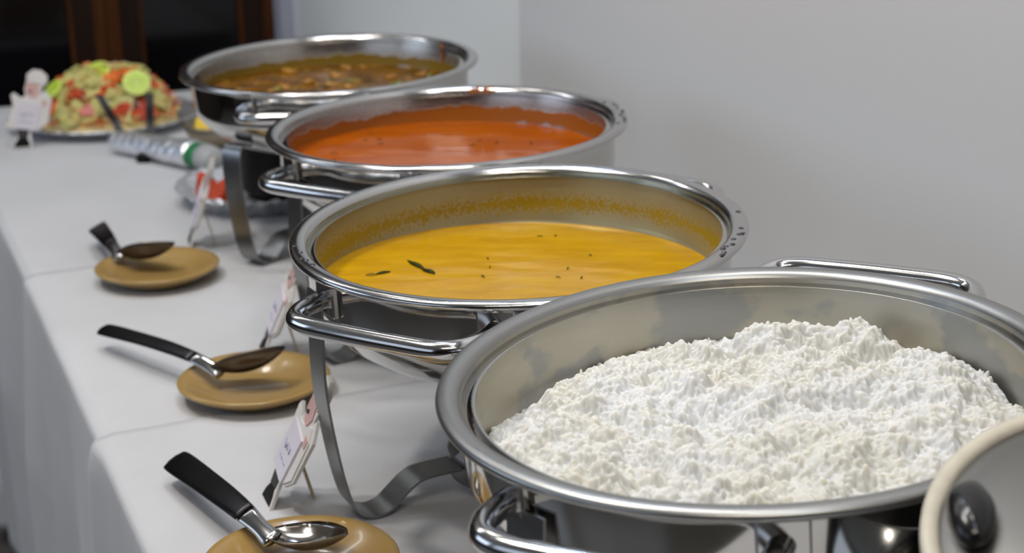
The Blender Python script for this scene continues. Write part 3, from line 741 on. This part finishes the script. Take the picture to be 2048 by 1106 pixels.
# ------------------------------------------------------------------ foil platters, salad, small things at the far end
def platter(name, label, x, y, R, H, m, seed, seg=110, wob=0.004):
    prof = [(0, 0.004), (R * 0.70, 0.004), (R * 0.82, 0.008), (R * 0.93, H), (R, H + 0.002), (R + 0.002, H), (R * 0.93, H - 0.003), (R * 0.80, 0.002), (R * 0.7, 0), (0, 0)]
    bm = lathe(BM(), prof, seg); rs = random.Random(seed)
    for v in bm.verts:
        k = v.co.xy.length / R
        if k > 0.75:
            v.co.z += max(-v.co.z, rs.uniform(-wob, wob) * (k - 0.6)); v.co.xy *= 1 + rs.uniform(-0.012, 0.012)
    o = obj(name, bm, m, None); o.location = (x, y, TOP - 0.0016)
    return tag(o, label, 'platter')
SX, SY = -0.745, 2.935
platter('foil_platter', 'round foil-covered platter under the chopped salad', -0.755, 2.95, 0.176, 0.020, MAT['foil'], 1)
# heap of chopped salad: shreds as stuff, countable pieces as objects
HB = 0.004 + TOP
def heap_z(x, y):
    q = math.hypot(x / 0.132, y / 0.120); return 0.104 * max(0.0, 1 - q ** 2.2) ** 0.75
def shreds():
    bm = BM(); lathe(bm, [(0.126, 0.003)] + [(0.126 * s, 0.090 * (1 - s ** 2.2) ** 0.75 + 0.003) for s in (0.95, 0.85, 0.7, 0.55, 0.4, 0.2)] + [(0, 0.092), ], 40)
    bmesh.ops.create_grid
    me = bpy.data.meshes.new('salad_shreds'); 
    for v in bm.verts: v.co.y *= 0.92
    n0 = len(bm.faces)
    rs = random.Random(5)
    for k in range(900):
        a = rs.uniform(0, 2 * PI); q = math.sqrt(rs.random()) * 0.98
        x, y = 0.130 * q * math.cos(a), 0.118 * q * math.sin(a); z = heap_z(x, y) * 0.97 + rs.uniform(-0.002, 0.003) + 0.004
        M_ = Matrix.Translation((x, y, z)) @ Matrix.Rotation(rs.uniform(0, 6), 4, 'Z') @ Matrix.Rotation(rs.uniform(-.7, .7), 4, 'Y') @ Matrix.Rotation(rs.uniform(-.7, .7), 4, 'X')
        f0 = len(bm.faces); add_box(bm, (-rs.uniform(.006, .014), -.0018, -.001), (rs.uniform(.006, .014), .0018, .001), M_)
        bm.faces.ensure_lookup_table(); mi = rs.choice([0, 0, 1, 1, 1, 2, 3])
        for f in bm.faces[f0:]: f.material_index = mi
    o = obj('salad_shreds', bm, MAT['cabbage'], None, False)
    for n in ('carrot', 'onion', 'tomato'): o.data.materials.append(MAT[n])
    o.location = (SX, SY, HB)
    tag(o, 'heap of shredded cabbage and carrot on the foil platter', 'salad', kind='stuff')
shreds()
def wedge(r, h, a):
    bm = BM(); n = 7; poly = [(0, 0)] + [(r * math.cos(a * k / n - a / 2), r * math.sin(a * k / n - a / 2)) for k in range(n + 1)]
    lo = [bm.verts.new((x - r * 0.5, y, -h / 2)) for x, y in poly]; hi = [bm.verts.new((x - r * 0.5, y, h / 2)) for x, y in poly]
    bm.faces.new(lo[::-1]); bm.faces.new(hi)
    for i in range(len(poly)): j = (i + 1) % len(poly); bm.faces.new((lo[i], lo[j], hi[j], hi[i]))
    return bm
def seat(o, x, y, tilt=0.35, rz=None, sink=0.0):
    e = 0.004; z = heap_z(x, y); nx = -(heap_z(x + e, y) - z) / e; ny = -(heap_z(x, y + e) - z) / e
    n = Vector((nx, ny, 1)).normalized()
    if n.z < 0.35: n = Vector((n.x, n.y, 0.45)).normalized()
    n = (n + Vector((random.uniform(-tilt, tilt), random.uniform(-tilt, tilt), 0))).normalized()
    q = n.to_track_quat('Z', 'Y').to_matrix().to_4x4()
    o.matrix_world = Matrix.Translation((SX + x, SY + y, HB + z * 0.99 + 0.004 - sink)) @ q @ Matrix.Rotation(random.uniform(0, 6) if rz is None else rz, 4, 'Z')
KINDS = [('cucumber_slice', 'cucumber', lambda: wedge(0.027, 0.007, PI * 1.1), 'pale green cucumber slice in the chopped salad heap', 'cucumber', 'cucumber slices in the salad', 46),
         ('tomato_piece', 'tomato', lambda: wedge(0.027, 0.012, PI * 0.55), 'red tomato piece in the chopped salad heap', 'tomato', 'tomato pieces in the salad', 20),
         ('carrot_piece', 'carrot', lambda: wedge(0.021, 0.006, PI * 1.0), 'orange carrot piece in the chopped salad heap', 'carrot', 'carrot pieces in the salad', 28),
         ('onion_piece', 'onion', lambda: wedge(0.016, 0.004, PI * 0.9), 'pinkish onion piece in the chopped salad heap', 'onion', 'onion pieces in the salad', 14)]
for nm, m, mk, lab, cat, grp, cnt in KINDS:
    first = obj(nm, bevel(mk(), 0.0012, 1), MAT[m], None, True, 40); tag(first, lab, cat, grp)
    if nm == 'cucumber_slice':
        pass
    for k in range(cnt):
        o = first if k == 0 else first.copy()
        if k: COL.objects.link(o)
        while True:
            a = random.uniform(0, 2 * PI); q = math.sqrt(random.random())
            if math.sin(a) < 0.55: break
        if nm == 'tomato_piece': q = 0.55 + 0.42 * q
        x, y = 0.124 * q * math.cos(a), 0.112 * q * math.sin(a); seat(o, x, y, 0.4)
def citrus(name, label, cat, x, y, z, rx, rz, r=0.024, mats=('lime_rind', 'lime_pith', 'lime_pulp')):
    t = thing(name, label, cat, (x, y, z)); t.rotation_euler = (rx, 0, rz)
    obj('rind', lathe(BM(), [(r, 0.0), (r * 0.97, -r * 0.25), (r * 0.8, -r * 0.6), (r * 0.45, -r * 0.85), (0, -r * 0.92)], 32), MAT[mats[0]], t)
    obj('pith', lathe(BM(), [(r, 0.0), (r * 0.96, 0.0012), (r * 0.86, 0.0012), (0, 0.0011)], 32), MAT[mats[1]], t)
    for k in range(8):
        bm = BM(); a = PI / 4 * 0.84; w = [(0.12, 0)] + [(0.82 * math.cos(a * j / 4 - a / 2), 0.82 * math.sin(a * j / 4 - a / 2)) for j in range(5)]
        lo = [bm.verts.new((x_ * r, y_ * r, 0.0008)) for x_, y_ in w]; hi = [bm.verts.new((x_ * r * 0.97, y_ * r * 0.97, 0.0022)) for x_, y_ in w]
        bm.faces.new(hi)
        for i in range(6): j = (i + 1) % 6; bm.faces.new((lo[i], lo[j], hi[j], hi[i]))
        o = obj('pulp_segment', bm, MAT[mats[2]], t, False); o.rotation_euler = (0, 0, PI / 4 * k)
    return t
citrus('lime_half', 'lime half, cut face towards the camera, on the salad heap', 'lime', -0.672, 2.862, HB + 0.088, 0.95, 0.25, 0.025)
citrus('lime_half', 'pale lime half lying on top of the salad heap', 'lime', -0.752, 2.90, HB + 0.104, 0.55, -0.3, 0.026)
citrus('lime_half', 'lime half on the left shoulder of the salad heap', 'lime', -0.832, 2.885, HB + 0.074, 0.75, -0.9, 0.024)

# salad tongs: two dark steel arms rising out of the foil bundle
tg = thing('salad_tongs', 'dark steel salad tongs leaning on the salad platter', 'tongs', (-0.65, 2.71, TOP))
for (p0, p1) in (((-0.668, 2.726, 0.010), (-0.727, 2.806, 0.082)), ((-0.622, 2.716, 0.010), (-0.638, 2.806, 0.082))):
    a = Vector(p0) - Vector((-0.65, 2.71, 0)); b = Vector(p1) - Vector((-0.65, 2.71, 0)); w = Vector((1, 0.2, 0)).normalized()
    path = spline([a, a.lerp(b, 0.35) + Vector((0, 0, 0.004)), a.lerp(b, 0.7), b], 6)
    obj('arm', strap(BM(), path, w, 0.014, 0.003), MAT['darksteel'], tg, True, 40)
obj('joint', strap(BM(), [Vector((-0.018, 0.016, 0.010)), Vector((0.005, 0.0, 0.006)), Vector((0.028, 0.006, 0.010))], Vector((0, 0, 1)), 0.008, 0.003), MAT['spoon'], tg, True, 40)

# foil bundle
def foil_bundle():
    t = thing('foil_bundle', 'crumpled foil-wrapped bundle with a green end, before the salad', 'foil bundle', (-0.590, 2.635, TOP))
    ax = (Vector((-0.500, 2.545, 0)) - Vector((-0.672, 2.690, 0))); L = ax.length; yaw = math.atan2(ax.y, ax.x)
    t.rotation_euler = (0, 0, yaw)
    rs = random.Random(3)
    def roll(x0, x1, r0_, r1_, n, jit):
        bm = BM(); rings = []
        for i in range(n + 1):
            s = i / n; x = x0 + (x1 - x0) * s; r = r0_ + (r1_ - r0_) * s
            rings.append([bm.verts.new((x, r * 1.25 * math.cos(2 * PI * k / 22) * (1 + rs.uniform(-jit, jit)), 0.001 + r + r * math.sin(2 * PI * k / 22) * (1 + rs.uniform(-jit, jit) * 0.8))) for k in range(22)])
        for a, b in zip(rings, rings[1:]):
            for k in range(22): bm.faces.new((a[k], a[(k + 1) % 22], b[(k + 1) % 22], b[k]))
        bm.faces.new(rings[0]); bm.faces.new(rings[-1])
        for v in bm.verts: v.co.z = max(v.co.z, 0.0005)
        return bm
    obj('foil_wrap', roll(-L * 0.5, L * 0.42, 0.018, 0.0225, 24, 0.09), MAT['foil'], t)
    obj('green_band', roll(L * 0.415, L * 0.52, 0.0215, 0.0205, 3, 0.02), MAT['green'], t)
    obj('end_cap', roll(L * 0.52, L * 0.66, 0.0215, 0.019, 3, 0.02), MAT['greywrap'], t)
foil_bundle()
o = obj('rubber_foot', bevel(add_box(BM(), (-0.012, -0.006, 0), (0.012, 0.006, 0.015)), 0.003, 2), MAT['black'], None); o.location = (-0.617, 2.628, TOP - 0.0016)
tag(o, 'small black foot poking out under the foil-wrapped bundle', 'foot')

# steel bowl with citrus
bo = obj('fruit_bowl', lathe(BM(), [(0, 0.003), (0.025, 0.004), (0.045, 0.020), (0.056, 0.042), (0.059, 0.043), (0.060, 0.041), (0.048, 0.018), (0.028, 0.0), (0, 0.0)], 48), steel('bowl_steel', 0.35, 0.1, (0.35, 0.30, 0.22, 1)), None)
bo.location = (-0.512, 2.745, TOP - 0.0016); tag(bo, 'small steel bowl of lemon and orange wedges beside the salad', 'bowl')
for (nm, m, dx, dy, dz, rz, lab) in (('lemon_wedge', 'yellow', -0.022, -0.022, 0.038, 0.4, 'yellow lemon wedge at the front of the small steel bowl'), ('orange_wedge', 'orange', 0.000, -0.018, 0.042, -0.5, 'orange wedge behind the lemon in the small steel bowl'), ('lemon_wedge', 'yellow', 0.012, 0.015, 0.040, 1.6, 'second lemon wedge, at the back of the steel bowl')):
    bm = wedge(0.026, 0.022, PI * 0.8); bevel(bm, 0.003, 2); o = obj(nm, bm, MAT[m], None, True, 40)
    o.matrix_world = Matrix.Translation((-0.512 + dx, 2.745 + dy, TOP + dz - 0.006)) @ Matrix.Rotation(rz, 4, 'Z') @ Matrix.Rotation(1.1, 4, 'X')
    tag(o, lab, 'orange' if 'orange' in nm else 'lemon')

# second foil platter with tomato and a black bowl, under the farthest dish
PX, PY = -0.372, 2.368
platter('foil_platter', 'foil-lined platter on the cloth behind the farthest chafing dish', PX, PY, 0.135, 0.028, MAT['foil'], 4, wob=0.012)
bb = obj('black_bowl', lathe(BM(), [(0, 0.0), (0.060, 0.0), (0.074, 0.012), (0.084, 0.10), (0.087, 0.102), (0.087, 0.105), (0.082, 0.105), (0.071, 0.016), (0, 0.008)], 64), MAT['black'], None)
bb.location = (PX + 0.03, PY + 0.03, TOP + 0.003); tag(bb, 'deep black bowl on the foil platter beneath the farthest dish', 'bowl')
for (dx, dy, dz, rz, lab) in ((-0.088, -0.022, 0.022, 0.5, 'red tomato wedge on the left edge of the lower foil platter'), (-0.062, -0.062, 0.020, -0.4, 'red tomato wedge in front of the black bowl on foil')):
    bm = wedge(0.034, 0.024, PI * 0.75); bevel(bm, 0.003, 2); o = obj('tomato_wedge', bm, MAT['tomato'], None, True, 40)
    o.matrix_world = Matrix.Translation((PX + dx, PY + dy, TOP + dz)) @ Matrix.Rotation(rz, 4, 'Z') @ Matrix.Rotation(0.5, 4, 'X'); tag(o, lab, 'tomato')

# ------------------------------------------------------------------ ceiling fittings (seen only as reflections)
white_em = NT('lamp_diffuser'); white_em.b.inputs['Base Color'].default_value = (0.9, 0.9, 0.9, 1)
for k, (kind, u_, v_, pw, c_) in enumerate(LAMPS):
    t = thing('ceiling_light', ['long ceiling light over the middle of the table edge', 'long ceiling light over the far end of the room', 'long ceiling light behind the camera'][k], 'ceiling light', uv(u_, v_, CEIL), ANG)
    obj('housing', add_box(BM(), (-0.09, -0.62, -0.05), (0.09, 0.62, 0)), MAT['white_board'], t, False)
